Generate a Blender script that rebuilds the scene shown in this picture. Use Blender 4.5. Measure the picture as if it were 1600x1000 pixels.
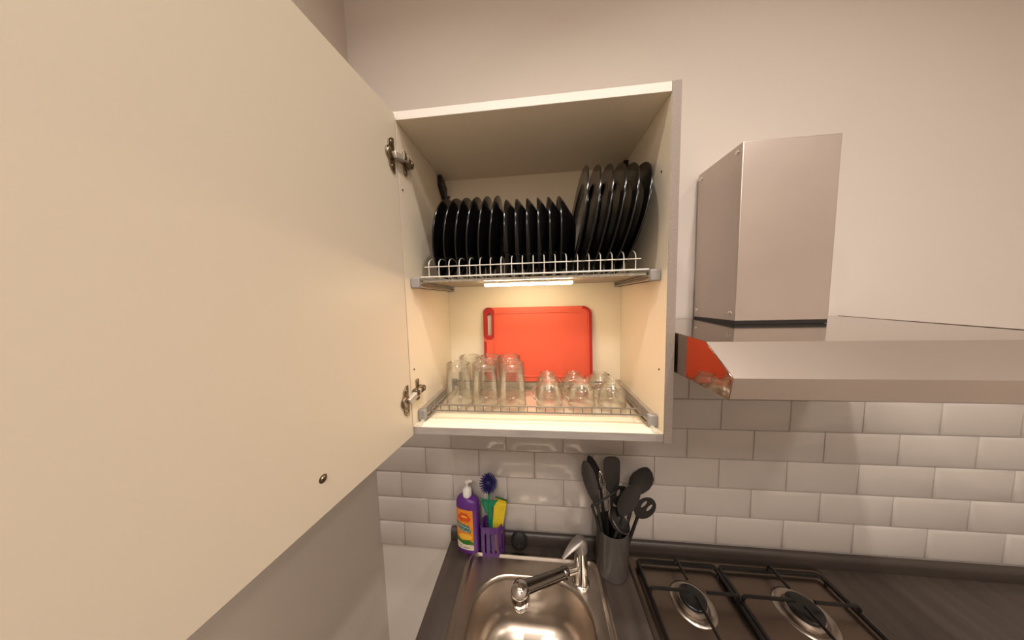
import bpy, bmesh, math, random
from math import sin, cos, pi, radians, sqrt
from mathutils import Vector, Matrix
for o in list(bpy.data.objects): bpy.data.objects.remove(o)
sc = bpy.context.scene
COL = sc.collection
H0 = 1.455            # height of the wall cabinet's underside above the floor; shapes below are written relative to it
FL = -H0              # floor
WT = -0.555           # worktop surface
CE = 1.95             # ceiling
random.seed(4)

# ------------------------------------------------------------ camera
R = ((0.99472333, 0.09962697, -0.0244942), (0.01647893, 0.08049436, 0.99661884), (0.10126176, -0.99176364, 0.07842787))
cam = bpy.data.objects.new('camera', bpy.data.cameras.new('camera')); COL.objects.link(cam)
cam.matrix_world = Matrix.Translation((0.29659824, -0.81331765, 0.31160566 + H0)) @ Matrix(R).transposed().to_4x4()
cam.data.sensor_fit = 'HORIZONTAL'; cam.data.sensor_width = 36.0
cam.data.lens = 377.0374 / 1600 * 36; cam.data.clip_start = 0.02; cam.data.clip_end = 30
sc.camera = cam
# ------------------------------------------------------------ world, lamps, exposure
w = bpy.data.worlds.new('world'); sc.world = w; w.use_nodes = True
w.node_tree.nodes['Background'].inputs[0].default_value = (0.95, 0.86, 0.78, 1)
w.node_tree.nodes['Background'].inputs[1].default_value = 0.15
sc.view_settings.view_transform = 'Standard'; sc.view_settings.look = 'None'
sc.cycles.transparent_max_bounces = 48      # the stacked drinking glasses need many see-through layers
sc.view_settings.exposure = 0.0; sc.view_settings.gamma = 1.0; sc.view_settings.use_curve_mapping = False

def lamp(name, loc, energy, size, col, spread=180):
    l = bpy.data.lights.new(name, 'AREA'); l.shape = 'DISK'; l.size = size; l.energy = energy; l.color = col
    l.spread = radians(spread)
    o = bpy.data.objects.new(name, l); COL.objects.link(o); o.location = (loc[0], loc[1], loc[2] + H0); return o
WARM = (1.0, 0.91, 0.83)
lamp('ceiling_or_fill_lamp', (-0.05, -0.95, CE - 0.03), 8.5, 0.08, WARM, 108)
lamp('ceiling_or_fill_lamp', (0.85, -0.97, CE - 0.03), 11.5, 0.08, WARM, 108)
lamp('ceiling_or_fill_lamp', (1.75, -1.9, CE - 0.03), 16, 0.25, WARM, 150)  # added fill, not a known fixture; raises the bounced light in the room
lamp('ceiling_or_fill_lamp', (0.3, -2.4, CE - 0.03), 44, 0.9, WARM, 150)  # wide fill added behind the camera for soft ambient light

# ------------------------------------------------------------ materials
def lin(c):
    c = [x / 255 for x in c]
    return tuple(x / 12.92 if x <= .04045 else ((x + .055) / 1.055) ** 2.4 for x in c) + (1,)
def mat(name, rgb, rough=.5, metal=0., spec=.5, bump=0, bscale=60, var=0, vscale=8, stretch=None, **kw):
    m = bpy.data.materials.new(name); m.use_nodes = True; nt = m.node_tree; N = nt.nodes; L = nt.links
    b = N['Principled BSDF']; c = lin(rgb)
    b.inputs['Base Color'].default_value = c; b.inputs['Roughness'].default_value = rough
    b.inputs['Metallic'].default_value = metal; b.inputs['Specular IOR Level'].default_value = spec
    for k, v in kw.items(): b.inputs[k].default_value = v
    tc = N.new('ShaderNodeTexCoord'); mp = N.new('ShaderNodeMapping'); L.new(tc.outputs['Object'], mp.inputs[0])
    if stretch: mp.inputs['Scale'].default_value = stretch
    if var:
        n = N.new('ShaderNodeTexNoise'); n.inputs['Scale'].default_value = vscale; n.inputs['Detail'].default_value = 5
        L.new(mp.outputs[0], n.inputs[0])
        r = N.new('ShaderNodeMapRange'); r.inputs['From Min'].default_value = .3; r.inputs['From Max'].default_value = .7
        r.inputs['To Min'].default_value = 1 - var; r.inputs['To Max'].default_value = 1 + var; L.new(n.outputs[0], r.inputs[0])
        x = N.new('ShaderNodeVectorMath'); x.operation = 'SCALE'; x.inputs[0].default_value = c[:3]
        L.new(r.outputs[0], x.inputs['Scale']); L.new(x.outputs[0], b.inputs['Base Color'])
    if bump:
        n = N.new('ShaderNodeTexNoise'); n.inputs['Scale'].default_value = bscale; n.inputs['Detail'].default_value = 3
        L.new(mp.outputs[0], n.inputs[0]); q = N.new('ShaderNodeBump'); q.inputs['Strength'].default_value = bump
        q.inputs['Distance'].default_value = .001; L.new(n.outputs[0], q.inputs['Height']); L.new(q.outputs[0], b.inputs['Normal'])
    return m
def thin_glass(name, tint, gloss=.06, rough=.02, gmax=.35):
    m = bpy.data.materials.new(name); m.use_nodes = True; nt = m.node_tree; N = nt.nodes; L = nt.links
    N.remove(N['Principled BSDF']); out = N['Material Output']
    t = N.new('ShaderNodeBsdfTransparent'); t.inputs[0].default_value = tint + (1,)
    g = N.new('ShaderNodeBsdfGlossy'); g.inputs['Roughness'].default_value = rough; g.inputs[0].default_value = (1, 1, 1, 1)
    lw = N.new('ShaderNodeLayerWeight'); lw.inputs[0].default_value = .35
    r = N.new('ShaderNodeMapRange'); r.inputs['To Min'].default_value = gloss; r.inputs['To Max'].default_value = gmax
    L.new(lw.outputs['Fresnel'], r.inputs[0]); r.inputs['From Max'].default_value = 1
    mx = N.new('ShaderNodeMixShader'); L.new(r.outputs[0], mx.inputs[0]); L.new(t.outputs[0], mx.inputs[1]); L.new(g.outputs[0], mx.inputs[2])
    L.new(mx.outputs[0], out.inputs[0]); return m
def emit(name, col, s):
    m = bpy.data.materials.new(name); m.use_nodes = True; b = m.node_tree.nodes['Principled BSDF']
    b.inputs['Base Color'].default_value = (.9, .85, .75, 1); b.inputs['Emission Color'].default_value = col + (1,)
    b.inputs['Emission Strength'].default_value = s; return m

PAINT = mat('wall_paint', (205, 196, 187), .75, bump=.15, bscale=180)
GLOSSP = mat('satin_wall_paint', (200, 190, 180), .45, bump=.1, bscale=120)
CEILP = mat('ceiling_paint', (228, 222, 214), .9)
FLOORM = mat('floor_tile_stone', (120, 108, 96), .6, var=.15)
TILE = mat('glazed_white_tile', (188, 180, 173), .13, var=.02, vscale=5, bump=.25, bscale=22)
GROUT = mat('cement_grout', (160, 150, 142), .9)
CREAM = mat('cream_melamine', (236, 224, 202), .38, var=.015, vscale=5)
DOORM = mat('cream_door_melamine', (216, 205, 186), .42, bump=.04, bscale=90)
WHITE = mat('white_edge_band', (214, 206, 197), .4)
GREY = mat('grey_woodgrain_laminate', (138, 126, 117), .6, var=.14, vscale=420, stretch=(1, 1, .6))
GREYH = mat('grey_laminate_edge', (148, 140, 134), .55, var=.2, vscale=60, stretch=(.15, 1, 1))
DARKTOP = mat('dark_grey_wood_worktop', (66, 57, 51), .42, var=.3, vscale=14, stretch=(2.5, .35, 1), bump=.1)
DARKUP = mat('dark_grey_upstand', (58, 50, 45), .4, var=.15, vscale=14, stretch=(.3, 2, 2))
STEEL = mat('brushed_steel', (176, 166, 156), .3, 1., bump=.06, bscale=200, stretch=(.1, 1, 1))
SINKM = mat('satin_sink_steel', (172, 160, 147), .3, 1., bump=.05, bscale=160)
HOBM = mat('hob_steel', (128, 114, 103), .36, 1., var=.04)
HOODM = mat('hood_steel', (196, 184, 176), .38, .85, var=.05, vscale=6)
MIRROR = mat('polished_steel', (165, 152, 142), .04, 1.)
CANOPYTOP = mat('glossy_canopy_steel', (190, 182, 175), .1, 1.)
CANF = mat('brushed_canopy_steel', (196, 184, 174), .38, .9, var=.03)
CHROME = mat('chrome', (215, 210, 205), .07, 1.)
HINGEM = mat('aged_nickel', (150, 136, 118), .28, 1., var=.35, vscale=90)
HINGEL = mat('pale_nickel', (205, 198, 188), .4, .6)
WIRE = mat('galvanised_wire', (128, 119, 108), .4, .6)
WIREW = mat('pale_coated_wire', (214, 208, 198), .4, .2)
ALU = mat('anodised_aluminium', (190, 184, 176), .38, .7)
CAP = mat('grey_plastic_cap', (142, 137, 134), .5)
BLACKP = mat('black_plastic', (22, 20, 20), .35)
PLATE = mat('black_glazed_ceramic', (12, 11, 11), .17, spec=.42)
RED = mat('red_plastic_board', (218, 88, 60), .42)
REDR = mat('dark_red_rubber', (165, 24, 22), .5)
GLASS = thin_glass('clear_glass', (.985, .985, .975), .015, gmax=.5)
GLASSC = thin_glass('clear_glass_base', (.98, .98, .96), .10, gmax=.5)
GLASSB = mat('thick_glass_base', (250, 250, 245), .03, spec=.5, **{'Transmission Weight': 1.0, 'IOR': 1.45})
TRAY = thin_glass('clear_plastic_tray', (.86, .85, .82), .05, .15)
FROST = mat('frosted_plastic', (225, 220, 208), .3, **{'Alpha': .55})
DRIP = mat('textured_drip_plastic', (150, 142, 128), .35, bump=.8, bscale=300, var=.3, vscale=160)
LEDM = emit('warm_led', (1.0, .77, .46), 66)
PURPLE = mat('purple_plastic', (92, 42, 128), .35)
PURPLE2 = mat('purple_caddy_plastic', (88, 46, 118), .45)
PUMPW = mat('white_plastic', (232, 228, 222), .35)
LAB_O = mat('orange_label_print', (228, 140, 34), .5, var=.15, vscale=60)
LAB_R = mat('red_orange_print', (214, 78, 30), .5)
LAB_T = mat('teal_print', (36, 118, 122), .5)
LAB_Y = mat('yellow_print', (240, 186, 60), .5)
LAB_G = mat('green_print', (48, 120, 40), .5)
LAB_W = mat('cream_print', (226, 216, 196), .5)
LAB_K = mat('grey_small_print', (130, 118, 112), .5)
SPONGE = mat('yellow_sponge', (222, 196, 40), .9, bump=1., bscale=900, var=.08, vscale=200)
SCOUR = mat('green_scourer', (40, 92, 52), .95, bump=1., bscale=700)
GREENP = mat('green_plastic', (10, 120, 84), .35)
BRISTLE = mat('blue_violet_bristle', (38, 32, 96), .5)
UTENS = mat('dark_grey_nylon', (50, 47, 45), .42)
UTENS2 = mat('black_nylon', (30, 28, 28), .45)
JARM = mat('dark_grey_glazed_jar', (76, 71, 67), .25)
ENAMEL = mat('black_enamelled_iron', (20, 17, 16), .3)
BURNCAP = mat('matt_black_burner_cap', (24, 22, 22), .3)
SPOUTG = mat('smoked_chrome', (130, 124, 118), .15, 1.)
LEVER = mat('grey_satin_lever', (140, 134, 128), .35, .5)
RUBBER = mat('black_rubber', (16, 15, 15), .6)

# ------------------------------------------------------------ mesh helpers
ORG = {}
class MB:
    def __init__(s): s.v = []; s.f = []; s.mi = []
    def add(s, vs, fs, mi=0):
        n = len(s.v); s.v += [tuple(v) for v in vs]; s.f += [tuple(i + n for i in f) for f in fs]; s.mi += [mi] * len(fs); return s
    def box(s, x0, x1, y0, y1, z0, z1, mi=0, T=None):
        vs = [Vector((x, y, z)) for x in (x0, x1) for y in (y0, y1) for z in (z0, z1)]
        if T is not None: vs = [T @ v for v in vs]
        return s.add(vs, [(0, 1, 3, 2), (4, 6, 7, 5), (0, 4, 5, 1), (2, 3, 7, 6), (0, 2, 6, 4), (1, 5, 7, 3)], mi)
    def loft(s, rings, closed=True, cap0=True, cap1=True, mi=0):
        n = len(rings[0]); vs = [p for r in rings for p in r]; fs = []
        for i in range(len(rings) - 1):
            for j in range(n if closed else n - 1):
                k = (j + 1) % n; fs.append((i * n + j, i * n + k, (i + 1) * n + k, (i + 1) * n + j))
        if cap0: fs.append(tuple(reversed(range(n))))
        if cap1: fs.append(tuple((len(rings) - 1) * n + j for j in range(n)))
        return s.add(vs, fs, mi)
    def tube(s, pts, r, n=8, closed=False, mi=0):
        pts = [Vector(p) for p in pts]; m = len(pts); rad = r if isinstance(r, (list, tuple)) else [r] * m
        rings = []; up = None
        for i, p in enumerate(pts):
            if closed: t = pts[(i + 1) % m] - pts[i - 1]
            else: t = pts[min(i + 1, m - 1)] - pts[max(i - 1, 0)]
            t.normalize()
            if up is None: up = Vector((0, 0, 1)) if abs(t.z) < .9 else Vector((1, 0, 0))
            a = t.cross(up).normalized(); b = a.cross(t).normalized(); up = b
            rings.append([p + rad[i] * (cos(2 * pi * j / n) * a + sin(2 * pi * j / n) * b) for j in range(n)])
        if closed: rings.append(rings[0]); return s.loft(rings, cap0=False, cap1=False, mi=mi)
        return s.loft(rings, mi=mi)
    def lathe(s, prof, T=None, n=32, cap0=False, cap1=False, sx=1, sy=1, mi=0):
        T = T or Matrix(); rings = [[T @ Vector((max(r, 1e-5) * cos(2 * pi * j / n) * sx, max(r, 1e-5) * sin(2 * pi * j / n) * sy, z)) for j in range(n)] for r, z in prof]
        return s.loft(rings, cap0=cap0, cap1=cap1, mi=mi)
    def prism(s, poly, axis, a, b, mi=0, T=None):
        def P(p, t):
            v = {'x': Vector((t, p[0], p[1])), 'y': Vector((p[0], t, p[1])), 'z': Vector((p[0], p[1], t))}[axis]
            return T @ v if T is not None else v
        return s.loft([[P(p, a) for p in poly], [P(p, b) for p in poly]], mi=mi)
    def build(s, name, mats, parent=None, bevel=0, smooth=True, angle=35, label=None, subsurf=0):
        if not isinstance(mats, (list, tuple)): mats = [mats]
        org = ORG.get(parent.name_full, Vector((0, 0, 0))) if parent else (Vector(s.org) if hasattr(s, 'org') else Vector((0, 0, 0)))
        me = bpy.data.meshes.new(name); me.from_pydata([(Vector(v) - org)[:] for v in s.v], [], s.f); me.update()
        for m in mats: me.materials.append(m)
        for p, i in zip(me.polygons, s.mi): p.material_index = i
        bm = bmesh.new(); bm.from_mesh(me); bmesh.ops.recalc_face_normals(bm, faces=bm.faces); bm.to_mesh(me); bm.free()
        if smooth: me.shade_smooth(); me.set_sharp_from_angle(angle=radians(angle))
        o = bpy.data.objects.new(name, me); COL.objects.link(o); ORG[o.name_full] = org
        if parent: o.parent = parent
        else: o.location = org + Vector((0, 0, H0))
        if bevel:
            b = o.modifiers.new('bevel', 'BEVEL'); b.width = bevel; b.segments = 2; b.limit_method = 'ANGLE'; b.angle_limit = radians(40)
            me.shade_smooth(); me.set_sharp_from_angle(angle=radians(75))
        if subsurf:
            b = o.modifiers.new('sub', 'SUBSURF'); b.levels = b.render_levels = subsurf
        if label: o['label'] = label
        return o
def thing(name, label, cat, loc=(0, 0, 0), group=None):
    o = bpy.data.objects.new(name, None); COL.objects.link(o); o.empty_display_size = .05
    o.location = (loc[0], loc[1], loc[2] + H0); ORG[o.name_full] = Vector(loc)
    o['label'] = label; o['category'] = cat
    if group: o['group'] = group
    return o
def tag(o, label, cat, group=None):
    o['label'] = label; o['category'] = cat
    if group: o['group'] = group
    return o
def struct(o): o['kind'] = 'structure'; return o
def dup(root, loc, label=None, group=None, rot=None):
    def cp(o, par):
        c = o.copy(); COL.objects.link(c)
        if par: c.parent = par
        for ch in [x for x in bpy.data.objects if x.parent == o]: cp(ch, c)
        return c
    c = cp(root, None); c.location = (loc[0], loc[1], loc[2] + H0)
    if rot is not None: c.rotation_euler = rot
    if label: c['label'] = label
    if group: c['group'] = group
    return c
def rrect(x0, x1, y0, y1, r, z, n=8):
    pts = []
    for cx, cy, a0 in ((x1 - r, y1 - r, 0), (x0 + r, y1 - r, pi / 2), (x0 + r, y0 + r, pi), (x1 - r, y0 + r, 3 * pi / 2)):
        for i in range(n + 1):
            a = a0 + pi / 2 * i / n; pts.append(Vector((cx + r * cos(a), cy + r * sin(a), z)))
    return pts
def frame_to(p, d, up=(0, 0, 1)):
    d = Vector(d).normalized(); x = Vector(up).cross(d)
    if x.length < 1e-4: x = Vector((1, 0, 0))
    x.normalize(); y = d.cross(x)
    return Matrix.Translation(p) @ Matrix((x, y, d)).transposed().to_4x4()

# ------------------------------------------------------------ the room
XL, XR, YF = -0.315, 2.25, -3.0
struct(MB().box(XL - .1, XR + .1, 0.0, .12, FL, CE).build('wall_back', PAINT))
wl = struct(MB().box(XL - .12, XL, YF, 0.0, FL, CE).build('wall_left', GLOSSP))
struct(MB().box(XR, XR + .12, YF, 0.0, FL, CE).build('wall_right', PAINT))
struct(MB().box(XL - .1, XR + .1, YF - .12, YF, FL, CE).build('wall_front', PAINT))
struct(MB().box(XL - .12, XR + .12, YF - .12, .12, FL - .1, FL).build('floor', FLOORM))
struct(MB().box(XL - .12, XR + .12, YF - .12, .12, CE, CE + .1).build('ceiling', CEILP))
# bevelled metro tiles, 200 x 100 mm, in half bond
m = MB(); TX, TZ, g, bw, th = .0811, -.2181, .0010, .010, .0045
m.box(XL, XR, -.0015, .0005, TZ - .4, TZ + .4, 1)
for row in range(-4, 4):
    z0 = TZ + row * .1; odd = (row % 2 == 0)
    k = -4
    while True:
        x0 = TX + k * .2 + (.1 if odd else 0); x1 = x0 + .2; k += 1
        if x0 > XR: break
        if x1 < XL: continue
        a, b = max(x0 + g, XL), min(x1 - g, XR)
        if b - a < .012: continue
        a2 = a + (bw if a > XL else .0005); b2 = b - (bw if b < XR else .0005)
        if b2 <= a2: continue
        c, d = z0 + g, z0 + .1 - g; j = random.uniform(-.0004, .0004)
        vs = [(a, -.001, c), (b, -.001, c), (b, -.001, d), (a, -.001, d), (a, -.0035, c), (b, -.0035, c), (b, -.0035, d), (a, -.0035, d),
              (a2, -th - .003 + j, c + bw), (b2, -th - .003 - j, c + bw), (b2, -th - .003 + j, d - bw), (a2, -th - .003 - j, d - bw)]
        m.add(vs, [(0, 1, 5, 4), (1, 2, 6, 5), (2, 3, 7, 6), (3, 0, 4, 7), (4, 5, 9, 8), (5, 6, 10, 9), (6, 7, 11, 10), (7, 4, 8, 11), (8, 9, 10, 11)])
struct(m.build('trim_1', [TILE, GROUT], bevel=.0012))

# ------------------------------------------------------------ wall cabinet
W, HC, D, T = .564, .7257, .2854, .0179
cab = thing('wall_cabinet', 'open wall cabinet with cream inside, grey right side and door swung open', 'cabinet', (0, 0, 0))
MB().box(-T, -.0003, -D, -.0005, .0003, HC).build('side_panel', CREAM, cab, bevel=.0006)
MB().box(W + .0003, W + T, -D - .0005, -.0005, -.003, HC + .001).build('side_panel', GREY, cab, bevel=.0006, label='grey woodgrain outer side panel')
MB().box(W + .0001, W + .0003, -D + .0005, -.016, T, HC - T).build('side_lining', CREAM, cab)
MB().box(0, W, -D + .001, -.0005, HC - T, HC).box(0, W, -D, -D + .001, HC - T, HC, 1).build('top_panel', [CREAM, WHITE], cab, bevel=.0005)
MB().box(0, W, -D + .001, -.0005, 0, T).box(0, W, -D, -D + .001, 0, T, 1).build('bottom_panel', [CREAM, GREYH], cab, bevel=.0005)
MB().box(0, W, -.0154, -.006, T, HC - T).build('back_panel', CREAM, cab)
for x, z, y in ((0, .5677, -.2731), (0, .1529, -.2678), (W, .5756, -.2528), (W, .1535, -.2616)):
    Tm = Matrix.Translation((x + (.0001 if x == 0 else -.0001), y, z)) @ Matrix.Rotation(pi / 2, 4, 'Y')
    MB().lathe([(.0018, -.0012), (.0018, .0012)], Tm, 12, True, True).build('pin_hole', BLACKP, cab)
# door: swung open past ninety degrees about the left side
P0 = Vector((.0005, -.2890, 0)); dv = Vector((-.1085, -.9941, 0)).normalized(); nv = Vector((dv.y, -dv.x, 0))   # nv points away from the inside
DT = Matrix((( -nv.x, dv.x, 0, P0.x), (-nv.y, dv.y, 0, P0.y), (0, 0, 1, 0), (0, 0, 0, 1)))      # local x: out of the inner face, y: along the door
if (DT.to_3x3() @ Vector((1, 0, 0))).x < 0: DT = DT @ Matrix.Scale(-1, 4, (1, 0, 0))
door = MB().box(-.0175, -.0006, 0, .597, -.001, .7185, 0, DT).box(-.0006, 0, .0006, .5964, -.0004, .7179, 1, DT).build('door', [GREYH, DOORM], cab, bevel=.0006, label='cream door inner face, swung open')
sT = DT @ Matrix.Translation((0, .217, .0556)) @ Matrix.Rotation(pi / 2, 4, 'Y')
MB().lathe([(.0042, -.001), (.0042, .0012), (.003, .0026), (.0001, .003)], sT, 16, True).lathe([(.0062, -.001), (.0062, .0006), (.0042, .001)], sT, 20, True).build('handle_screw', HINGEM, door)
# hinges
def hinge(zc, dz):
    h = MB()
    # cup flange on the door: waisted plate 62 mm tall
    prof = []
    for s_ in (1, -1):
        for yy, zz in (((.018, .036), (.0, .036)) if s_ == 1 else ((.0, -.036), (.018, -.036))): prof.append((yy, zz))
    poly = [(.018, .036), (.026, .034), (.034, .026), (.036, .014), (.042, .008), (.044, 0), (.042, -.008), (.036, -.014), (.034, -.026), (.026, -.034), (.018, -.036)]
    poly = [(a - .006, b) for a, b in poly]
    h.prism(poly, 'x', .0002, .0034, 0, DT @ Matrix.Translation((0, 0, zc)))
    for zz in (.024, -.024):
        h.lathe([(.0042, .0030), (.0042, .0048), (.002, .0055), (.0001, .0055)], DT @ Matrix.Translation((0, .020, zc + zz)) @ Matrix.Rotation(pi / 2, 4, 'Y'), 12)
    h.lathe([(.0125, .002), (.0125, .0050), (.011, .0060), (.0001, .0062)], DT @ Matrix.Translation((0, .023, zc)) @ Matrix.Rotation(pi / 2, 4, 'Y'), 20)
    ho = h.build('hinge', HINGEM, cab, bevel=.0006)
    a0 = DT @ Vector((.006, .016, zc)); a1 = Vector((.012, -.268, zc + dz * .8)); 
    T1 = frame_to(a0, a1 - a0)
    L_ = (a1 - a0).length
    MB().box(-.0060, .0060, -.0065, .0065, -.003, L_ + .001, 0, T1).build('hinge_arm', HINGEL, ho, bevel=.0015)
    p = MB()
    cxx, cyy, czz = 0, -.254, zc + dz - .004
    p.box(.0003, .003, cyy - .028, cyy + .012, czz - .007, czz + .007)
    p.box(.0003, .003, cyy - .011, cyy + .001, czz - .026, czz + .026)
    p.prism([(cyy - .030, czz - .005), (cyy - .028, czz - .0075), (cyy + .010, czz - .0065), (cyy + .014, czz - .004), (cyy + .014, czz + .004), (cyy + .010, czz + .0065), (cyy - .028, czz + .0075), (cyy - .030, czz + .005)], 'x', .003, .013)
    p.box(.013, .0165, cyy - .032, cyy + .008, czz - .0055, czz + .0055)
    for yy, zz, rx in ((cyy - .005, czz + .021, .003), (cyy - .005, czz - .021, .003), (cyy + .002, czz, .0165), (cyy - .014, czz, .0165)):
        p.lathe([(.0045, rx - .001), (.0045, rx + .0012), (.003, rx + .002), (.0001, rx + .0015)], Matrix.Translation((0, yy, zz)) @ Matrix.Rotation(pi / 2, 4, 'Y'), 12)
    p.build('mounting_plate', HINGEM, ho, bevel=.0005)
hinge(.6245, .012); hinge(.0900, .014)
# hanging brackets in the top back corners
def bracket(x0, s):
    poly = [(-.066, .703), (-.046, .703), (-.0175, .680), (-.0165, .632), (-.026, .630), (-.040, .645), (-.066, .672)]
    b = MB().prism(poly, 'x', x0 + s * .0003, x0 + s * .013)
    bo = b.build('hanging_bracket', BLACKP, cab, bevel=.0015)
    for yy, zz in ((-.057, .694), (-.056, .677)):
        MB().lathe([(.0026, .0), (.0026, .0145), (.0001, .0145)], Matrix.Translation((x0, yy, zz)) @ Matrix.Rotation(s * pi / 2, 4, 'Y'), 10).build('screw', CHROME, bo)
    MB().box(min(x0 + s * .005, x0 + s * .024), max(x0 + s * .005, x0 + s * .024), -.026, -.0156, .640, .656).build('hook', CHROME, bo)
bracket(0, 1); bracket(W, -1)

# ------------------------------------------------------------ plate rack
rack = thing('dish_rack', 'wire dish rack on aluminium side rails holding black plates, upper shelf', 'rack', (W / 2, -.14, .36))
for x0, s in ((0, 1), (W, -1)):
    a, b = sorted((x0 + s * .0004, x0 + s * .012)); c, d = sorted((x0 + s * .0004, x0 + s * .024))
    rl = MB().box(a, b, -.252, -.022, .3495, .3695).box(c, d, -.252, -.022, .3495, .3515).box(c, d, -.252, -.022, .3580, .3600).build('side_rail', ALU, rack, bevel=.0005)
    c, d = sorted((x0 + s * .0004, x0 + s * .022))
    MB().box(c, d, -.262, -.250, .3475, .3725).build('end_cap', CAP, rl, bevel=.0025)
    MB().box(c, d, -.023, -.0165, .3475, .3705).build('end_cap', CAP, rl, bevel=.0015)
fr = MB(); wr = .0012
for y, z, r in ((-.2505, .3735, .002), (-.16, .3690, .0016), (-.09, .3690, .0016), (-.03, .3735, .002)):
    fr.tube([(.021, y, z), (W - .021, y, z)], r, 8)
for x in (.022, W - .022): fr.tube([(x, -.2505, .3735), (x, -.03, .3735)], .002, 8)
for i in range(20):
    x = .038 + .0253 * i; fr.tube([(x, -.2505, .3720), (x, -.03, .3720)], wr, 6)
fr.tube([(.028, -.242, .3985), (W - .034, -.242, .3985)], .0013, 8)
fr.build('wire_frame', WIREW, rack)
for i in range(20):
    x = .038 + .0253 * i
    for ya, yb, zt in ((-.241, -.175, .4215), (-.085, -.03, .405)):
        pts = [(x, ya, .3725), (x, ya, zt - .018)]
        ym, ry = (ya + yb) / 2, (yb - ya) / 2
        if i >= 0:
            for k in range(0, 9):
                a = pi - pi * k / 8
                pts.append((x, ym + ry * cos(a), zt - .018 + .018 * sin(a)))
        pts += [(x, yb, .3725)]
        MB().tube(pts, wr, 6).build('hoop', WIREW, rack)
dt = MB().box(.0245, W - .0245, -.246, -.028, .3620, .3640).box(.0245, W - .0245, -.248, -.246, .3610, .3670).build('drip_tray', DRIP, rack, bevel=.0005)
led = thing('led_light', 'glowing warm light bar under the dish rack', 'light', (.275, -.20, .356))
MB().box(.165, .388, -.209, -.191, .3560, .3615).build('housing', PUMPW, led, bevel=.001)
MB().box(.167, .386, -.208, -.192, .3505, .3560).build('diffuser', LEDM, led, bevel=.0015)

# ------------------------------------------------------------ plates
def plate_mesh(Rr, depth, foot, rimw, thick=.004):
    # axis +z = convex (back) side; rim plane at z = 0
    f = [(0.0001, depth - thick), (foot * .96, depth - thick), (foot + (Rr - foot) * .25, depth * .72 - thick), (Rr - rimw, depth * .25 - thick * .5), (Rr - .001, -.0005), (Rr, .0010),
         (Rr - .0006, .0032), (Rr - rimw, depth * .25 + thick * .7), (foot + (Rr - foot) * .3, depth * .75), (foot * 1.02, depth), (foot, depth + .003), (foot - .004, depth + .003), (foot - .005, depth), (.0001, depth)]
    return MB().lathe(f, n=56)
def plate_set(kind, n, xs, lean, Rr, depth, foot, rimw, y, grp, labels):
    first = None
    for i in range(n):
        x = xs[i]; a = radians(lean[i])
        z = .3745 + Rr * cos(a)
        # local z -> +x with lean about y
        rot = (0, pi / 2 + a, 0)
        # x is where the top of the rim sits
        px = x - Rr * sin(a)
        if first is None:
            b = plate_mesh(Rr, depth, foot, rimw); o = b.build(kind, PLATE, angle=50); first = o
        else:
            o = first.copy(); COL.objects.link(o)
        o.location = (px, y, z + H0); o.rotation_euler = rot
        tag(o, labels[i], 'plate', grp)
ORD = ['first', 'second', 'third', 'fourth', 'fifth', 'sixth']
plate_set('dessert_plate', 6, [.0699 + .0269 * i for i in range(6)], [7, 7, 6.5, 6.5, 6, 6], .106, .018, .055, .028, -.15,
          'black dessert plates at the left of the rack',
          ['glossy black round-topped plate, ' + ORD[i] + ' from the left wall of the cabinet' for i in range(6)])
plate_set('soup_plate', 6, [.2246 + .026 * i for i in range(6)], [0, 0, 0, 0, 0, 0], .100, .037, .052, .010, -.15,
          'black deep plates in the middle of the rack',
          ['black deep plate standing upright, ' + ORD[i] + ' from left in the low middle set' for i in range(6)])
plate_set('dinner_plate', 6, [.4184 + .0267 * i for i in range(6)], [8, 8.6, 9.4, 10.2, 11, 12], .1325, .016, .080, .036, -.1515,
          'large black dinner plates at the right of the rack',
          ['large tall black dinner plate leaning right, ' + ORD[i] + ' from left of the tall set' for i in range(6)])

# ------------------------------------------------------------ lower glass rack
gr = thing('glass_rack', 'chrome framed rack with clear plastic tray under drinking glasses, bottom shelf', 'rack', (W / 2, -.14, .03))
for x0, s in ((0, 1), (W, -1)):
    a, b = sorted((x0 + s * .0004, x0 + s * .011)); c, d = sorted((x0 + s * .0004, x0 + s * .022))
    rl = MB().box(a, b, -.252, -.022, .024, .046).box(c, d, -.252, -.022, .0235, .0255).box(c, d, -.252, -.022, .033, .035).build('side_rail', ALU, gr, bevel=.0005)
    c, d = sorted((x0 + s * .0004, x0 + s * .020))
    MB().box(c, d, -.263, -.249, .0215, .0485).build('end_cap', CAP, rl, bevel=.003)
    MB().box(c, d, -.023, -.0165, .0215, .0480).build('end_cap', CAP, rl, bevel=.0015)
    cl = MB().tube([(x0 + s * .010, -.244, .0205), (x0 + s * .012, -.262, .0200), (x0 + s * .012, -.279, .0195)], [.004, .0055, .004], 10)
    cl.tube([(x0 + s * .005, -.279, .0195), (x0 + s * .019, -.279, .0195)], .0045, 10)
    cl.build('clear_clip', FROST, gr)
fr = MB()
fr.tube([(.019, -.250, .0425), (W - .019, -.250, .0425)], .0019, 8)
fr.tube([(.036, -.2500, .0575), (W - .036, -.2500, .0575)], .0019, 8)
fr.tube([(.036, -.2500, .0575), (.026, -.2500, .0425)], .0017, 8); fr.tube([(W - .036, -.2500, .0575), (W - .026, -.2500, .0425)], .0017, 8)
n = 22
for i in range(n):
    x = .055 + (W - .11) * i / (n - 1); fr.tube([(x, -.250, .0425), (x, -.2500, .0575)], .0012, 6)
fr.build('front_rail', WIRE, gr)
fr = MB()
for x in (.030, W - .030): fr.tube([(x, -.25, .0575), (x, -.060, .0575), (x, -.042, .0480)], .0017, 8)
for x in (.023, W - .023): fr.tube([(x, -.25, .0425), (x, -.03, .0425)], .0017, 8)
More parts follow.
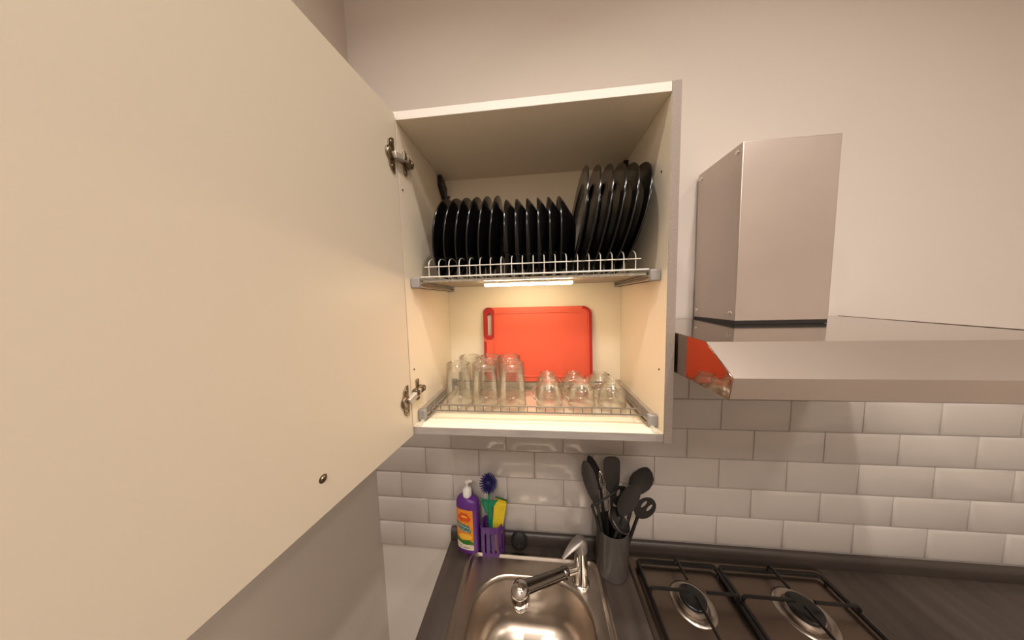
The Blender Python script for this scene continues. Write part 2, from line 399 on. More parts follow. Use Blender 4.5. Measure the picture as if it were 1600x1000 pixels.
fr.tube([(.030, -.042, .0480), (W - .030, -.042, .0480)], .0020, 8); fr.tube([(.019, -.03, .0425), (W - .019, -.03, .0425)], .0019, 8)
fr.build('wire_frame', WIRE, gr)
tr = MB().loft([rrect(.027, W - .027, -.246, -.034, .012, .040), rrect(.030, W - .030, -.243, -.037, .011, .0325), rrect(.034, W - .034, -.239, -.041, .01, .0315)], cap0=False)
tr.build('plastic_tray', TRAY, gr)
TZ_ = .0322
def tumbler(h, rr, rb, label, grp, wall=.0022):
    # stands on its rim, thick base on top
    b = MB(); n = 28
    b.lathe([(rr - wall, 0), (rr - wall * .5, -.0), (rr, .0008), (rr * .98, h * .3), (rb * 1.02 + (rr - rb) * .2, h * .8), (rb, h - .004), (rb - .002, h), (rb - .006, h + .0002), (rb - .008, h - .0025), (.0001, h - .0025)], n=n)
    b.lathe([(rr - wall, .0), (rr * .98 - wall, h * .3), (rb - wall, h * .8), (rb - wall - .001, h - .016), (rb - .006, h - .019), (.0001, h - .0185)], n=n)
    b.org = (0, 0, 0)
    o = b.build('drinking_glass', GLASS, angle=50); tag(o, label, 'glass', grp)
    c = MB().lathe([(.0001, h - .0175), (rb - .0075, h - .0175), (rb - .0035, h - .0145), (rb - .003, h - .006), (rb - .0045, h - .0032), (rb - .009, h - .0032), (.0001, h - .0035)], n=n)
    ch = c.build('thick_base', GLASSC, o, angle=50)
    for zz, rad in ((h - .003, rb - .0018), (.0018, rr - .0012)):
        MB().tube([((rad) * cos(a * pi / 14), rad * sin(a * pi / 14), zz) for a in range(28)], .0012, 6, closed=True).build('rim_ring', GLASSB, o)
    return o
g1 = tumbler(.114, .0365, .0325, 'tall clear glass upside down, front row, nearest the open door', 'tall drinking glasses on the tray')
tall = [(.079, -.176, 'tall clear glass upside down, front row, nearest the open door'),
        (.153, -.178, 'tall clear glass upside down, middle of the front row of tall glasses'),
        (.229, -.178, 'tall clear glass upside down, front row, in front of the red board'),
        (.088, -.095, 'tall clear glass upside down in back row, seen against the cream back'),
        (.152, -.095, 'tall clear glass upside down in back row, beside the board handle'),
        (.214, -.095, 'tall clear glass upside down in back row, in front of red board')]
for i, (x, y, l) in enumerate(tall):
    if i == 0: g1.location = (x, y, TZ_ + H0); g1['label'] = l
    else: dup(g1, (x, y, TZ_), l)
def cup(label, grp, h=.064, rr=.0355, rb=.021):
    b = MB(); n = 28; w_ = .0022
    b.lathe([(rr - w_, 0), (rr, .0008), (rr * 1.0, h * .30), (rr * .93, h * .55), (rb * 1.25, h * .86), (rb, h - .004), (rb, h), (rb - .003, h), (rb - .004, h - .003), (.0001, h - .003)], n=n)
    b.lathe([(rr - w_, 0), (rr - w_, h * .3), (rr * .93 - w_, h * .55), (rb * 1.2 - w_, h * .8), (rb * .7, h * .84), (.0001, h * .84)], n=n)
    o = b.build('glass_cup', GLASS, angle=50); tag(o, label, 'cup', grp)
    MB().lathe([(.0001, h * .86), (rb * .8, h * .86), (rb * .9, h * .9), (rb * .82, h - .004), (.0001, h - .004)], n=n).build('thick_base', GLASSC, o, angle=50)
    pts = []
    for k in range(11):
        a = radians(-75 + 150 * k / 10); pts.append((-(rr - .004) - .017 * cos(a), 0, h * .52 + .019 * sin(a)))
    MB().tube(pts, .0032, 8).build('handle', GLASSB, o)
    for zz, rad in ((h - .001, rb - .0015), (.0018, rr - .0012)):
        MB().tube([((rad) * cos(a * pi / 14), rad * sin(a * pi / 14), zz) for a in range(28)], .0011, 6, closed=True).build('rim_ring', GLASSB, o)
    return o
c1 = cup('x', 'small glass cups on the tray')
cups = [(.328, -.168, 20, 'small clear glass cup upside down, leftmost in the front row of cups'),
        (.413, -.168, 12, 'small clear glass cup upside down, middle of front row, handle facing left'),
        (.492, -.168, -8, 'small clear glass cup upside down, front row, nearest the right cabinet wall'),
        (.326, -.100, 150, 'small clear glass cup upside down, behind the leftmost front cup'),
        (.402, -.100, 190, 'small clear glass cup upside down in back row, near board corner'),
        (.478, -.100, 215, 'small clear glass cup upside down, back row, right of the red board')]
for i, (x, y, a, l) in enumerate(cups):
    o = c1 if i == 0 else dup(c1, (x, y, TZ_), l)
    o.location = (x, y, TZ_ + H0); o.rotation_euler = (0, 0, radians(a)); o['label'] = l

# ------------------------------------------------------------ red cutting board leaning on the back
def outline(x0, x1, z0, z1, r, n=8): return [(p.x, p.y) for p in rrect(x0, x1, z0, z1, r, 0, n)]
def curve_solid(outer, holes, depth, bev=0):
    cu = bpy.data.curves.new('c', 'CURVE'); cu.dimensions = '2D'; cu.fill_mode = 'BOTH'; cu.extrude = depth / 2 - bev; cu.bevel_depth = bev; cu.bevel_resolution = 2
    for poly in [outer] + holes:
        sp = cu.splines.new('POLY'); sp.points.add(len(poly) - 1)
        for p, q in zip(sp.points, poly): p.co = (q[0], q[1], 0, 1)
        sp.use_cyclic_u = True
    ob = bpy.data.objects.new('c', cu); COL.objects.link(ob)
    dg = bpy.context.evaluated_depsgraph_get(); me = bpy.data.meshes.new_from_object(ob.evaluated_get(dg))
    vs = [v.co.copy() for v in me.vertices]; fs = [tuple(p.vertices) for p in me.polygons]
    bpy.data.objects.remove(ob); bpy.data.curves.remove(cu); bpy.data.meshes.remove(me)
    b = MB(); b.add(vs, fs); return b
BW, BH = .345, .239
bt = Matrix.Translation((.2965, -.0420, .0505)) @ Matrix.Rotation(radians(90 - 4.5), 4, 'X')   # local x across, y up, z towards the room
def board_part(b, name, mt, par=None, **k):
    b.v = [(bt @ Vector(v))[:] for v in b.v]
    if par is None: b.org = (.2965, -.042, .0505)
    return b.build(name, mt, par, **k)
hole = outline(-BW / 2 + .008, -BW / 2 + .0265, BH - .092, BH - .016, .009)
bd = board_part(curve_solid(outline(-BW / 2, BW / 2, 0, BH, .026, 10), [hole], .009, .002), 'cutting_board', RED, angle=40)
tag(bd, 'red plastic cutting board leaning on the back of the lit cabinet', 'cutting board')
ring = curve_solid(outline(-BW / 2 + .034, BW / 2 - .014, .014, BH - .014, .014, 8), [outline(-BW / 2 + .0375, BW / 2 - .0175, .0175, BH - .0175, .012, 8)], .0044, .0010)
ring.v = [(x, y, z + .0052) for x, y, z in ring.v]
board_part(ring, 'raised_rim', RED, bd)
# darker rubber bands: left handle loop and right edge
out = outline(-BW / 2 - .0012, BW / 2 + .0012, -.001, BH + .001, .027, 10)
lh = curve_solid(outline(-BW / 2 - .0008, -BW / 2 + .033, BH - .102, BH - .006 + .0068, .014), [hole], .0106, .002)
board_part(lh, 'handle_grip', REDR, bd, label='dark red soft handle grip')
e = []
rr_ = .0272
for k in range(0, 9):
    a = radians(90 * k / 8); e.append((BW / 2 + .0008 - rr_ + rr_ * cos(a), BH + .0008 - rr_ + rr_ * sin(a)))
inn = [(BW / 2 - .0065 - .021 + .021 * cos(radians(90 * k / 8)), BH - .006 - .021 + .021 * sin(radians(90 * k / 8)) + .0) for k in range(8, -1, -1)]
poly = [(BW / 2 + .0008, .022)] + e + inn + [(BW / 2 - .0065, .022)]
board_part(curve_solid(poly, [], .0102, .001), 'edge_band', REDR, bd, label='dark red soft edge band')
poly = [(-BW / 2 - .0008, .022), (-BW / 2 - .0008, BH - .11), (-BW / 2 + .0065, BH - .11), (-BW / 2 + .0065, .022)]
board_part(curve_solid(poly, [], .0102, .001), 'edge_band', REDR, bd, label='dark red soft edge band')

# ------------------------------------------------------------ worktop, upstand, base cabinet
wt = MB()
SX0, SX1, SY0, SY1 = .075, .465, -.47, -.08      # sink cut-out
for (a, b, c, d) in ((-.0285, SX0, -.62, -.0005), (SX1, 2.2, -.62, -.0005), (SX0, SX1, -.62, SY0), (SX0, SX1, SY1, -.0005)):
    wt.box(a, b, c, d, WT - .038, WT)
wo = wt.build('worktop', DARKTOP); tag(wo, 'dark grey wood-effect worktop under sink and hob', 'worktop')
up = MB(); yz = [(-.0080, WT + .0005), (-.0240, WT + .0005), (-.0240, WT + .026), (-.0200, WT + .036), (-.0125, WT + .041), (-.0080, WT + .041)]
up.prism(yz, 'x', -.0285, 2.2)
uo = up.build('upstand', DARKUP, bevel=.0008); tag(uo, 'dark grey upstand strip along the tiles behind the worktop', 'upstand')
bc = thing('base_cabinet', 'base cabinet below the dark worktop', 'cabinet', (1.0, -.3, FL))
for x in (-.01, .575, 1.18, 1.78): MB().box(x, x + .018, -.575, -.02, FL + .1, WT - .039).build('side_panel', CREAM, bc)
MB().box(-.01, 1.798, -.55, -.53, FL, FL + .1).build('plinth', DARKUP, bc)
for x in (-.008, .592, 1.192): 
    dd = MB().box(x, x + .596, -.594, -.576, FL + .102, WT - .042).build('door', GREYH, bc, bevel=.001)
    MB().tube([(x + .5, -.594, WT - .12), (x + .5, -.615, WT - .12), (x + .36, -.615, WT - .12), (x + .36, -.594, WT - .12)], .004).build('handle', CHROME, dd)

# ------------------------------------------------------------ sink
sk = thing('kitchen_sink', 'stainless steel inset sink with one rounded bowl', 'sink', (.27, -.27, WT))
s = MB(); z0 = WT
L_ = [rrect(.0480, .4910, -.492, -.0530, .022, z0 + .0004), rrect(.0485, .4905, -.4915, -.0535, .022, z0 + .0030), rrect(.0510, .4880, -.489, -.0560, .022, z0 + .0042), rrect(.0560, .4835, -.484, -.0600, .022, z0 + .0045),
      rrect(.0580, .4815, -.482, -.0620, .022, z0 + .0078), rrect(.0610, .4790, -.479, -.0645, .022, z0 + .0088), rrect(.0640, .4765, -.476, -.0670, .022, z0 + .0080), rrect(.0690, .4720, -.472, -.0715, .024, z0 + .0014),
      rrect(.0715, .4700, -.470, -.0735, .025, z0 + .0010),
      rrect(.0930, .4400, -.434, -.1165, .105, z0 + .0010), rrect(.0955, .4380, -.432, -.1185, .105, z0 + .0004), rrect(.0985, .4350, -.429, -.1215, .104, z0 - .0030),
      rrect(.1015, .4320, -.426, -.1245, .102, z0 - .012), rrect(.108, .426, -.42, -.132, .1, z0 - .09), rrect(.118, .416, -.41, -.142, .095, z0 - .125),
      rrect(.138, .396, -.39, -.162, .085, z0 - .142), rrect(.165, .369, -.365, -.19, .07, z0 - .148), rrect(.225, .31, -.32, -.235, .042, z0 - .151)]
s.loft(L_, cap0=False, cap1=True)
s.build('bowl', SINKM, sk, angle=60)
MB().lathe([(.04, -.0), (.041, .003), (.036, .004), (.03, .001), (.0001, 0)], Matrix.Translation((.2675, -.2775, z0 - .1505)), 32).build('drain', CHROME, sk)
# plug standing against the upstand
pl = thing('sink_plug', 'black rubber sink plug propped up against the dark upstand', 'plug', (.2235, -.040, WT + .006))
Tp = Matrix.Translation((.2235, -.0375, WT + .0345)) @ Matrix.Rotation(radians(80), 4, 'X') @ Matrix.Scale(1.32, 4)
MB().lathe([(.0001, -.004), (.018, -.004), (.0215, -.0015), (.0235, .001), (.0235, .0035), (.021, .0065), (.016, .0095), (.008, .0115), (.0001, .012)], Tp, 32, sx=.9, sy=1.0).build('stopper', RUBBER, pl)
MB().tube([Tp @ Vector((.007 * cos(a * pi / 6), 0, .011 + .007 * sin(a * pi / 6))) for a in range(7)], .0016, 6).build('pull_ring', RUBBER, pl)

# ------------------------------------------------------------ tap
TBX, TBY = .4185, -.122
tp = thing('kitchen_tap', 'chrome kitchen tap with smoked pull-out spout reaching over the sink', 'tap', (TBX, TBY, WT + .001))
TT = Matrix.Translation((TBX, TBY, WT))
MB().lathe([(.0255, .001), (.0255, .005), (.0235, .0075), (.0215, .0085), (.0205, .012), (.0205, .060), (.0200, .085), (.0190, .1105), (.0001, .1105)], TT, 36).build('column', CHROME, tp)
hd = MB().lathe([(.0195, .1110), (.0198, .121), (.0190, .132), (.0165, .1405), (.011, .1465), (.0001, .149)], TT, 32)
hdo = hd.build('valve_head', LEVER, tp)
# lever blade sweeping left and down
rg = []
for t, wd, th_ in ((0, .014, .007), (.25, .0150, .0055), (.5, .0125, .004), (.75, .0085, .003), (1, .0040, .0018)):
    c = Vector((TBX - .001, TBY, WT + .146)).lerp(Vector((TBX - .058, TBY - .040, WT + .120)), t) + Vector((0, 0, .004 * sin(pi * t)))
    d = Vector((-.06, -.043, -.03)).normalized(); sd = d.cross(Vector((0, 0, 1))).normalized(); u_ = sd.cross(d)
    rg.append([c + sd * wd * cos(a * pi / 6) + u_ * th_ * sin(a * pi / 6) for a in range(12)])
MB().loft(rg).build('lever', LEVER, hdo)
S0 = Vector((TBX - .012, TBY - .008, WT + .052)); S1 = Vector((.372, -.150, -.491)); S2 = Vector((.247, -.2265, -.460))
MB().tube([S0, S1], .0095, 16).build('spout_arm', CHROME, tp)
d = (S2 - S1).normalized()
so = MB().tube([S1 - d * .004, S1 + d * .002, S1 + d * .010, S1 + d * .013], [.0125, .0155, .0155, .0135], 24).tube([S1 + d * .013, S2], [.0135, .0170], 24).build('spout', SPOUTG, tp, label='smoked chrome pull-out spout')
BT = Matrix.Translation((.241, -.2315, -.462))
MB().lathe([(.0001, .026), (.009, .0246), (.0175, .0195), (.0235, .010), (.0258, -.002), (.0252, -.014), (.0225, -.0240)], BT, 32).build('spray_head', CHROME, tp, label='egg-shaped chrome spray head')
MB().lathe([(.0227, -.0240), (.0235, -.0258), (.0227, -.0275)], BT, 32).lathe([(.0200, -.0270), (.0190, -.035), (.0150, -.0430), (.012, -.0434), (.0001, -.041)], BT, 32).build('nozzle', CHROME, tp)
MB().tube([S1 + d * .085 + Vector((0, 0, -.012)), S1 + d * .085 + Vector((0, 0, -.019))], .0022, 8).build('spray_button', BLACKP, so)

# ------------------------------------------------------------ soap bottle
BX, BY = .0480, -.0490
bo = thing('soap_bottle', 'purple dish soap pump bottle with orange printed label, left of sink', 'bottle', (BX, BY, WT))
RZ = Matrix.Translation((BX, BY, WT)) @ Matrix.Rotation(radians(-10), 4, 'Z')
def sup(a, b, z, n=40, p=2.6):
    return [RZ @ Vector((a * math.copysign(abs(cos(t)) ** (2 / p), cos(t)), b * math.copysign(abs(sin(t)) ** (2 / p), sin(t)), z)) for t in [2 * pi * k / n for k in range(n)]]
MB().loft([sup(.036, .0195, .0005), sup(.0385, .0215, .004), sup(.040, .0228, .012), sup(.0405, .0232, .10), sup(.0405, .0232, .168), sup(.040, .0228, .180), sup(.0375, .021, .190), sup(.030, .018, .1965, p=2.3), sup(.018, .0145, .1995, p=2), sup(.0135, .0135, .201, p=2), sup(.0135, .0135, .203, p=2)]).build('bottle_body', PURPLE, bo, angle=60)
MB().lathe([(.0145, .2015), (.0150, .203), (.0150, .220), (.0130, .2245), (.008, .2265), (.0055, .229), (.0055, .236)], RZ, 24, True).build('pump_collar', PUMPW, bo)
MB().lathe([(.004, .234), (.0045, .245), (.006, .247), (.0065, .2515), (.004, .2535), (.0001, .254)], RZ, 16).tube([RZ @ Vector((0, 0, .249)), RZ @ Vector((.008, -.003, .2545)), RZ @ Vector((.016, -.006, .261)), RZ @ Vector((.022, -.009, .2625))], [.0055, .006, .005, .0035], 10).build('pump_nozzle', PUMPW, bo)
# label wrapped on the front, slightly proud of the body, with print as thin patches
def onb(u, v, off=.0005, p=2.6):
    # u -1..1 across the front, v height
    t = radians(270 + 58 * u)
    a, b = .0405 + off, .0232 + off
    return RZ @ Vector((a * math.copysign(abs(cos(t)) ** (2 / p), cos(t)), b * math.copysign(abs(sin(t)) ** (2 / p), sin(t)), v))
def patch(uf0, uf1, v0, v1, off, nu=16, nv=6):
    b = MB(); rows = []
    for j in range(nv + 1):
        rows.append([])
        for i in range(nu + 1):
            v = v0(i / nu) + (v1(i / nu) - v0(i / nu)) * j / nv
            rows[-1].append(onb(uf0 + (uf1 - uf0) * i / nu, v, off))
    vs = [q for r in rows for q in r]; n_ = nu + 1
    back = [onb(uf0 + (uf1 - uf0) * i / nu, v0(i / nu) + (v1(i / nu) - v0(i / nu)) * j / nv, off - .0004) for j in range(nv + 1) for i in range(nu + 1)]
    k = len(vs)
    fs = [(j * n_ + i, j * n_ + i + 1, (j + 1) * n_ + i + 1, (j + 1) * n_ + i) for j in range(nv) for i in range(nu)]
    fs += [tuple(k + q for q in reversed(f)) for f in fs]
    return b.add(vs + back, fs)
cst = lambda c: (lambda t: c)
lb = patch(-.92, .62, cst(.022), cst(.166), .0006).build('label', LAB_O, bo, label='orange fruit-print label')
def pr_(name, mt, *a, **k):
    patch(*a, **k).build(name, mt, lb)
pr_('print_base', LAB_W, -.92, .62, cst(.022), lambda t: .046 - .006 * t, .0009)
pr_('print_leaf', LAB_G, -.90, .62, lambda t: .046 - .006 * t + .002 * sin(9 * t), lambda t: .060 + .004 * sin(11 * t) - .006 * t, .0010)
pr_('print_fruit', LAB_Y, -.55, .50, lambda t: .066 - .008 * sin(pi * t), lambda t: .072 + .008 * sin(pi * t), .0010)
pr_('print_swirl', LAB_R, -.60, .40, lambda t: .130 - .006 * sin(pi * t) + .002 * sin(14 * t), lambda t: .138 + .018 * sin(pi * t) + .002 * sin(20 * t), .0010)
pr_('print_swirl', LAB_Y, -.30, .15, lambda t: .139, lambda t: .140 + .006 * sin(pi * t), .0013)
pr_('print_word', LAB_T, -.80, .28, lambda t: .106 - .012 * t + .002 * sin(22 * t), lambda t: .120 - .010 * t + .003 * sin(30 * t), .0013, nu=32)
pr_('print_word', LAB_T, -.55, .40, lambda t: .092 - .008 * t + .002 * sin(22 * t), lambda t: .101 - .008 * t + .002 * sin(35 * t), .0013, nu=32)
pr_('print_stroke', LAB_W, -.70, .22, lambda t: .1125 - .011 * t + .0022 * sin(40 * t), lambda t: .1145 - .011 * t + .0022 * sin(40 * t), .0016, nu=48)
pr_('print_stroke', LAB_W, -.45, .30, lambda t: .0955 - .008 * t + .0015 * sin(40 * t), lambda t: .0972 - .008 * t + .0015 * sin(40 * t), .0016, nu=48)
for k, (a_, b_, zz) in enumerate(((-.75, -.2, .034), (-.1, .3, .030), (-.6, .1, .027), (.35, .5, .036))):
    pr_('print_line', LAB_K, a_, b_, lambda t, zz=zz: zz, lambda t, zz=zz: zz + .0018, .0012)

# ------------------------------------------------------------ sink caddy with brush and sponge
cd = thing('sink_caddy', 'purple slotted plastic caddy holding brush and sponge beside soap bottle', 'caddy', (.137, -.064, WT))
cb = MB(); zb = WT + .0005
def wall_slots(ax0, ay0, ax1, ay1, h, slots, th=.0022, depth_n=None):
    # vertical wall from A to B with upright slots
    A = Vector((ax0, ay0, 0)); B = Vector((ax1, ay1, 0)); Ld = (B - A).length; d_ = (B - A) / Ld; nrm = Vector((d_.y, -d_.x, 0))
    xs = [0]; 
    for c, w_ in slots: xs += [c - w_ / 2, c + w_ / 2]
    xs.append(Ld)
    Tm = Matrix(((d_.x, nrm.x, 0, A.x), (d_.y, nrm.y, 0, A.y), (0, 0, 1, zb), (0, 0, 0, 1)))
    for i in range(0, len(xs), 2): cb.box(xs[i], xs[i + 1], -th, 0, 0, h, 0, Tm)
    for c, w_ in slots:
        cb.box(c - w_ / 2, c + w_ / 2, -th, 0, 0, h * .13, 0, Tm); cb.box(c - w_ / 2, c + w_ / 2, -th, 0, h * .78, h, 0, Tm)
CH = .108
wall_slots(.1005, -.0740, .1560, -.0720, CH, [(.012, .005), (.030, .005), (.046, .005)])
wall_slots(.1560, -.0720, .1720, -.0500, CH, [(.010, .004), (.020, .004)])
wall_slots(.1720, -.0500, .1720, -.0260, CH, [])
wall_slots(.1720, -.0260, .1005, -.0260, CH, [])
wall_slots(.1005, -.0260, .1005, -.0740, CH, [(.024, .005)])
cb.prism([(.1005, -.074), (.156, -.072), (.172, -.05), (.172, -.026), (.1005, -.026)], 'z', zb, zb + .002)
cb.build('basket', PURPLE2, cd, bevel=.0006)
MB().box(.0940, .1000, -.066, -.030, zb, zb + .105).build('clip', PURPLE2, cd, bevel=.002)
br = thing('dish_brush', 'dish brush with green handle and round blue-violet bristle head, in caddy', 'brush', (.126, -.051, zb + .004))
hb = MB(); hp = [(.128, -0.0520, zb + .004), (.1275, -0.0520, zb + .10), (.126, -0.0510, zb + .16), (.1245, -0.0500, zb + .215)]
rg = []
for (x, y, z), a_, b_ in zip([(.1285, -0.0520, zb + .004), (.128, -0.0520, zb + .05), (.1275, -0.0520, zb + .12), (.126, -0.0515, zb + .17), (.1255, -0.0510, zb + .19), (.1245, -0.0500, zb + .220)], (.006, .007, .0085, .0085, .004, .003), (.004, .004, .004, .004, .003, .003)):
    rg.append([Vector((x + a_ * cos(k * pi / 6), y + b_ * sin(k * pi / 6), z)) for k in range(12)])
MB().loft(rg).build('brush_handle', GREENP, br)
lf = MB()
for sx_ in (1, -1):
    lf.add([Vector((.126, -0.0540, zb + .172)), Vector((.126 + sx_ * .012, -.056, zb + .166)), Vector((.126 + sx_ * .026, -0.0540, zb + .186)), Vector((.126 + sx_ * .030, -0.0530, zb + .196)), Vector((.126 + sx_ * .016, -0.0530, zb + .187)), Vector((.126, -0.0525, zb + .186)),
            Vector((.126, -0.0510, zb + .172)), Vector((.126 + sx_ * .012, -0.0520, zb + .166)), Vector((.126 + sx_ * .026, -0.0510, zb + .186)), Vector((.126 + sx_ * .030, -0.0500, zb + .196)), Vector((.126 + sx_ * .016, -0.0500, zb + .187)), Vector((.126, -0.0495, zb + .186))],
           [(0, 1, 2, 3, 4, 5), (11, 10, 9, 8, 7, 6)] + [(i, (i + 1) % 6, 6 + (i + 1) % 6, 6 + i) for i in range(6)])
# ruffled left leaf that hangs down
lf.loft([[Vector((.112 + .010 * cos(k * pi / 5) * s_ + dx, -0.0540 + .003 * sin(k * pi / 5), zb + z_)) for k in range(10)] for z_, s_, dx in ((.192, .6, .0), (.184, 1.2, -.002), (.172, 1.0, -.001), (.160, .8, .002), (.146, .5, .004))])
lf.build('leaf_collar', GREENP, br)
bh = MB(); cc = Vector((.1235, -0.0500, -.3060))
bh.lathe([(.0001, -.016), (.008, -.0140), (.014, -.008), (.016, 0), (.014, .008), (.008, .014), (.0001, .016)], Matrix.Translation(cc), 20)
ga = pi * (3 - sqrt(5)); NB = 190
for k in range(NB):
    zz = 1 - 2 * (k + .5) / NB; rr0 = sqrt(1 - zz * zz); d_ = Vector((rr0 * cos(ga * k), rr0 * sin(ga * k), zz))
    Tn = frame_to(cc + d_ * .014, d_)
    h_ = random.uniform(.0145, .0185)
    bh.loft([[Tn @ Vector((.0017 * cos(q * pi / 2), .0017 * sin(q * pi / 2), 0)) for q in range(4)], [Tn @ Vector((.0012 * cos(q * pi / 2), .0012 * sin(q * pi / 2), h_)) for q in range(4)]], cap0=False)
bh.build('bristle_head', BRISTLE, br, smooth=False)
sp = thing('sponge', 'yellow sponge with green scourer standing in the purple caddy', 'sponge', (.157, -0.0460, zb + .02))
ST = Matrix.Translation((.138, -.0420, zb + .004)) @ Matrix.Rotation(radians(6), 4, 'Y')
def slab(x0, x1, zt0, zt1, y0, y1, z0=0):
    r_ = .004
    poly = [(x0 + .004, z0), (x1 - .006, z0), (x1 - .002, zt1 * .5), (x1 + .004, zt1 - r_), (x1 + .001, zt1), (x0 + r_, zt0), (x0 + .001, zt0 - r_), (x0 + .002, zt0 * .5)]
    return MB().prism(poly, 'y', y0, y1, 0, ST)
slab(-.016, .024, .182, .176, -.012, .006).build('foam', SPONGE, sp, bevel=.003)
slab(-.016, .024, .182, .176, .0062, .0125).build('scourer', SCOUR, sp, bevel=.001)

# ------------------------------------------------------------ utensil jar
JX, JY = .5240, -.0745
jr = thing('utensil_jar', 'tall dark grey cylindrical jar full of cooking utensils beside the hob', 'jar', (JX, JY, WT))
JT = Matrix.Translation((JX, JY, WT))
JH = .152
MB().lathe([(.0001, .001), (.044, .001), (.0475, .004), (.0485, .02), (.0500, JH - .002), (.0498, JH), (.0485, JH + .0008), (.0470, JH), (.0455, .02), (.042, .006), (.0001, .006)], JT, 48).build('vessel', JARM, jr)
def at(u_, v_, w_): return Vector((u_, v_, w_))
def utensil(name, label, cat, base, neck, tip, headfn, mt=UTENS, hr=(.0055, .0045), hm=None):
    t_ = thing(name, label, cat, base)
    b = MB(); base = Vector(base); neck = Vector(neck)
    b.tube([base, base.lerp(neck, .5), neck], [hr[0], hr[0], hr[1]], 10)
    b.build('handle', hm or mt, t_)
    headfn(t_, neck, Vector(tip), mt)
    return t_
def paddle(profile, curve=.0, thick=.0025, facing=(0, -1, 0), dish=0., n=20, holes=None):
    # profile: list of (t along, half width)
    def fn(t_, neck, tip, mt):
        d_ = (tip - neck); L = d_.length; d_ = d_ / L; f_ = Vector(facing); sd = d_.cross(f_).normalized(); nn = sd.cross(d_).normalized()
        if nn.dot(f_) < 0: nn = -nn
        rings = []
        for t, hw in profile:
            c = neck + d_ * (L * t) + nn * (curve * sin(pi * t))
            ring = []
            m_ = 9
            for k in range(m_): 
                s_ = -1 + 2 * k / (m_ - 1); ring.append(c + sd * hw * s_ - nn * dish * (1 - s_ * s_) * sin(pi * min(1, max(0, t))) + nn * thick / 2)
            for k in range(m_):
                s_ = 1 - 2 * k / (m_ - 1); ring.append(c + sd * hw * s_ - nn * dish * (1 - s_ * s_) * sin(pi * min(1, max(0, t))) - nn * thick / 2)
            rings.append(ring)
        MB().loft(rings).build('head', mt, t_, angle=50)
    return fn
oval = lambda w_: [(0, .006), (.06, w_ * .45), (.18, w_ * .78), (.35, w_ * .97), (.5, w_), (.65, w_ * .95), (.8, w_ * .78), (.92, w_ * .48), (.985, w_ * .2), (1, w_ * .04)]
zj = WT + .008
utensil('spatula_spoon', 'slim dark grey oval spoon spatula, leftmost utensil in jar', 'spatula', (.512, -.085, zj), (.474, -.096, -.325), (.434, -.098, -.178), paddle([(0, .006), (.1, .010), (.3, .0165), (.55, .0200), (.75, .0190), (.9, .013), (.97, .007), (1, .001)], dish=.003))
utensil('serving_spoon', 'dark spoon mostly hidden behind the leftmost spatula in jar', 'spoon', (.520, -.060, zj), (.490, -.070, -.290), (.452, -.072, -.178), paddle(oval(.018), dish=.006), UTENS2)
utensil('turner', 'dark rounded rectangular turner standing highest in middle of jar', 'turner', (.528, -.058, zj), (.521, -.078, -.295), (.517, -.090, -.167), paddle([(0, .006), (.08, .012), (.2, .021), (.4, .0235), (.7, .0245), (.88, .024), (.96, .020), (1, .010)], thick=.003))
utensil('ladle', 'round dark ladle head above the right side of jar', 'ladle', (.545, -.058, zj), (.594, -.072, -.300), (.620, -.088, -.198), paddle([(0, .006), (.12, .020), (.3, .031), (.5, .0345), (.7, .031), (.88, .020), (.97, .010), (1, .002)], dish=.016), UTENS)
utensil('large_spoon', 'large dark spoon leaning right in front of the ladle', 'spoon', (.530, -.085, zj), (.546, -.103, -.345), (.578, -.112, -.232), paddle(oval(.033), dish=.008, facing=(.25, -1, 0)), UTENS)
# slotted spoon with a ring head
def ring_head(t_, neck, tip, mt):
    d_ = (tip - neck); L = d_.length; d_ /= L; f_ = Vector((-.1, -1, .1)); sd = d_.cross(f_).normalized(); nn = sd.cross(d_)
    M_ = Matrix((sd, d_, nn)).transposed().to_4x4(); M_.translation = neck
    w_ = .0245
    out_ = [(w_ * sin(a), L * .5 - L * .5 * cos(a)) for a in [2 * pi * k / 36 for k in range(36)]]
    def el(cx, cy, a_, b_): return [(cx + a_ * cos(2 * pi * k / 16), cy + b_ * sin(2 * pi * k / 16)) for k in range(16)]
    b = curve_solid(out_, [el(-.0085, L * .62, .0055, L * .20), el(.0085, L * .62, .0055, L * .20)], .0035, .0008)
    b.v = [(M_ @ Vector(v))[:] for v in b.v]; b.build('head', mt, t_)
utensil('slotted_spoon', 'black slotted spoon with two openings, lowest at the right of jar', 'spoon', (.548, -.075, zj), (.592, -.096, -.352), (.630, -.104, -.285), ring_head, UTENS2)
# spaghetti server / tongs ring at back with an opening
utensil('spaghetti_server', 'dark server with a rounded opening behind the large spoon', 'server', (.535, -.070, zj), (.538, -.084, -.330), (.552, -.088, -.262), ring_head, UTENS2)
# whisk: steel loops
wk = thing('whisk', 'thin steel wire whisk between spatula and turner', 'whisk', (.520, -.090, zj))
MB().tube([(.522, -.082, zj), (.512, -.088, -.345)], .004, 10).build('handle', CHROME, wk)
wb = MB()
for k in range(3):
    a = pi * k / 3; sx_, sy_ = cos(a) * .013, sin(a) * .013
    pts = []
    A = Vector((.512, -.088, -.345)); B = Vector((.481, -.095, -.212)); d_ = B - A
    for q in range(15):
        t = q / 14; ang = pi * t; pts.append(A + d_ * sin(ang) ** .8 + Vector((sx_, sy_, 0)) * cos(ang) * (.35 + .65 * sin(ang)))
    wb.tube(pts, .0011, 6)
wb.build('wire_loops', CHROME, wk)
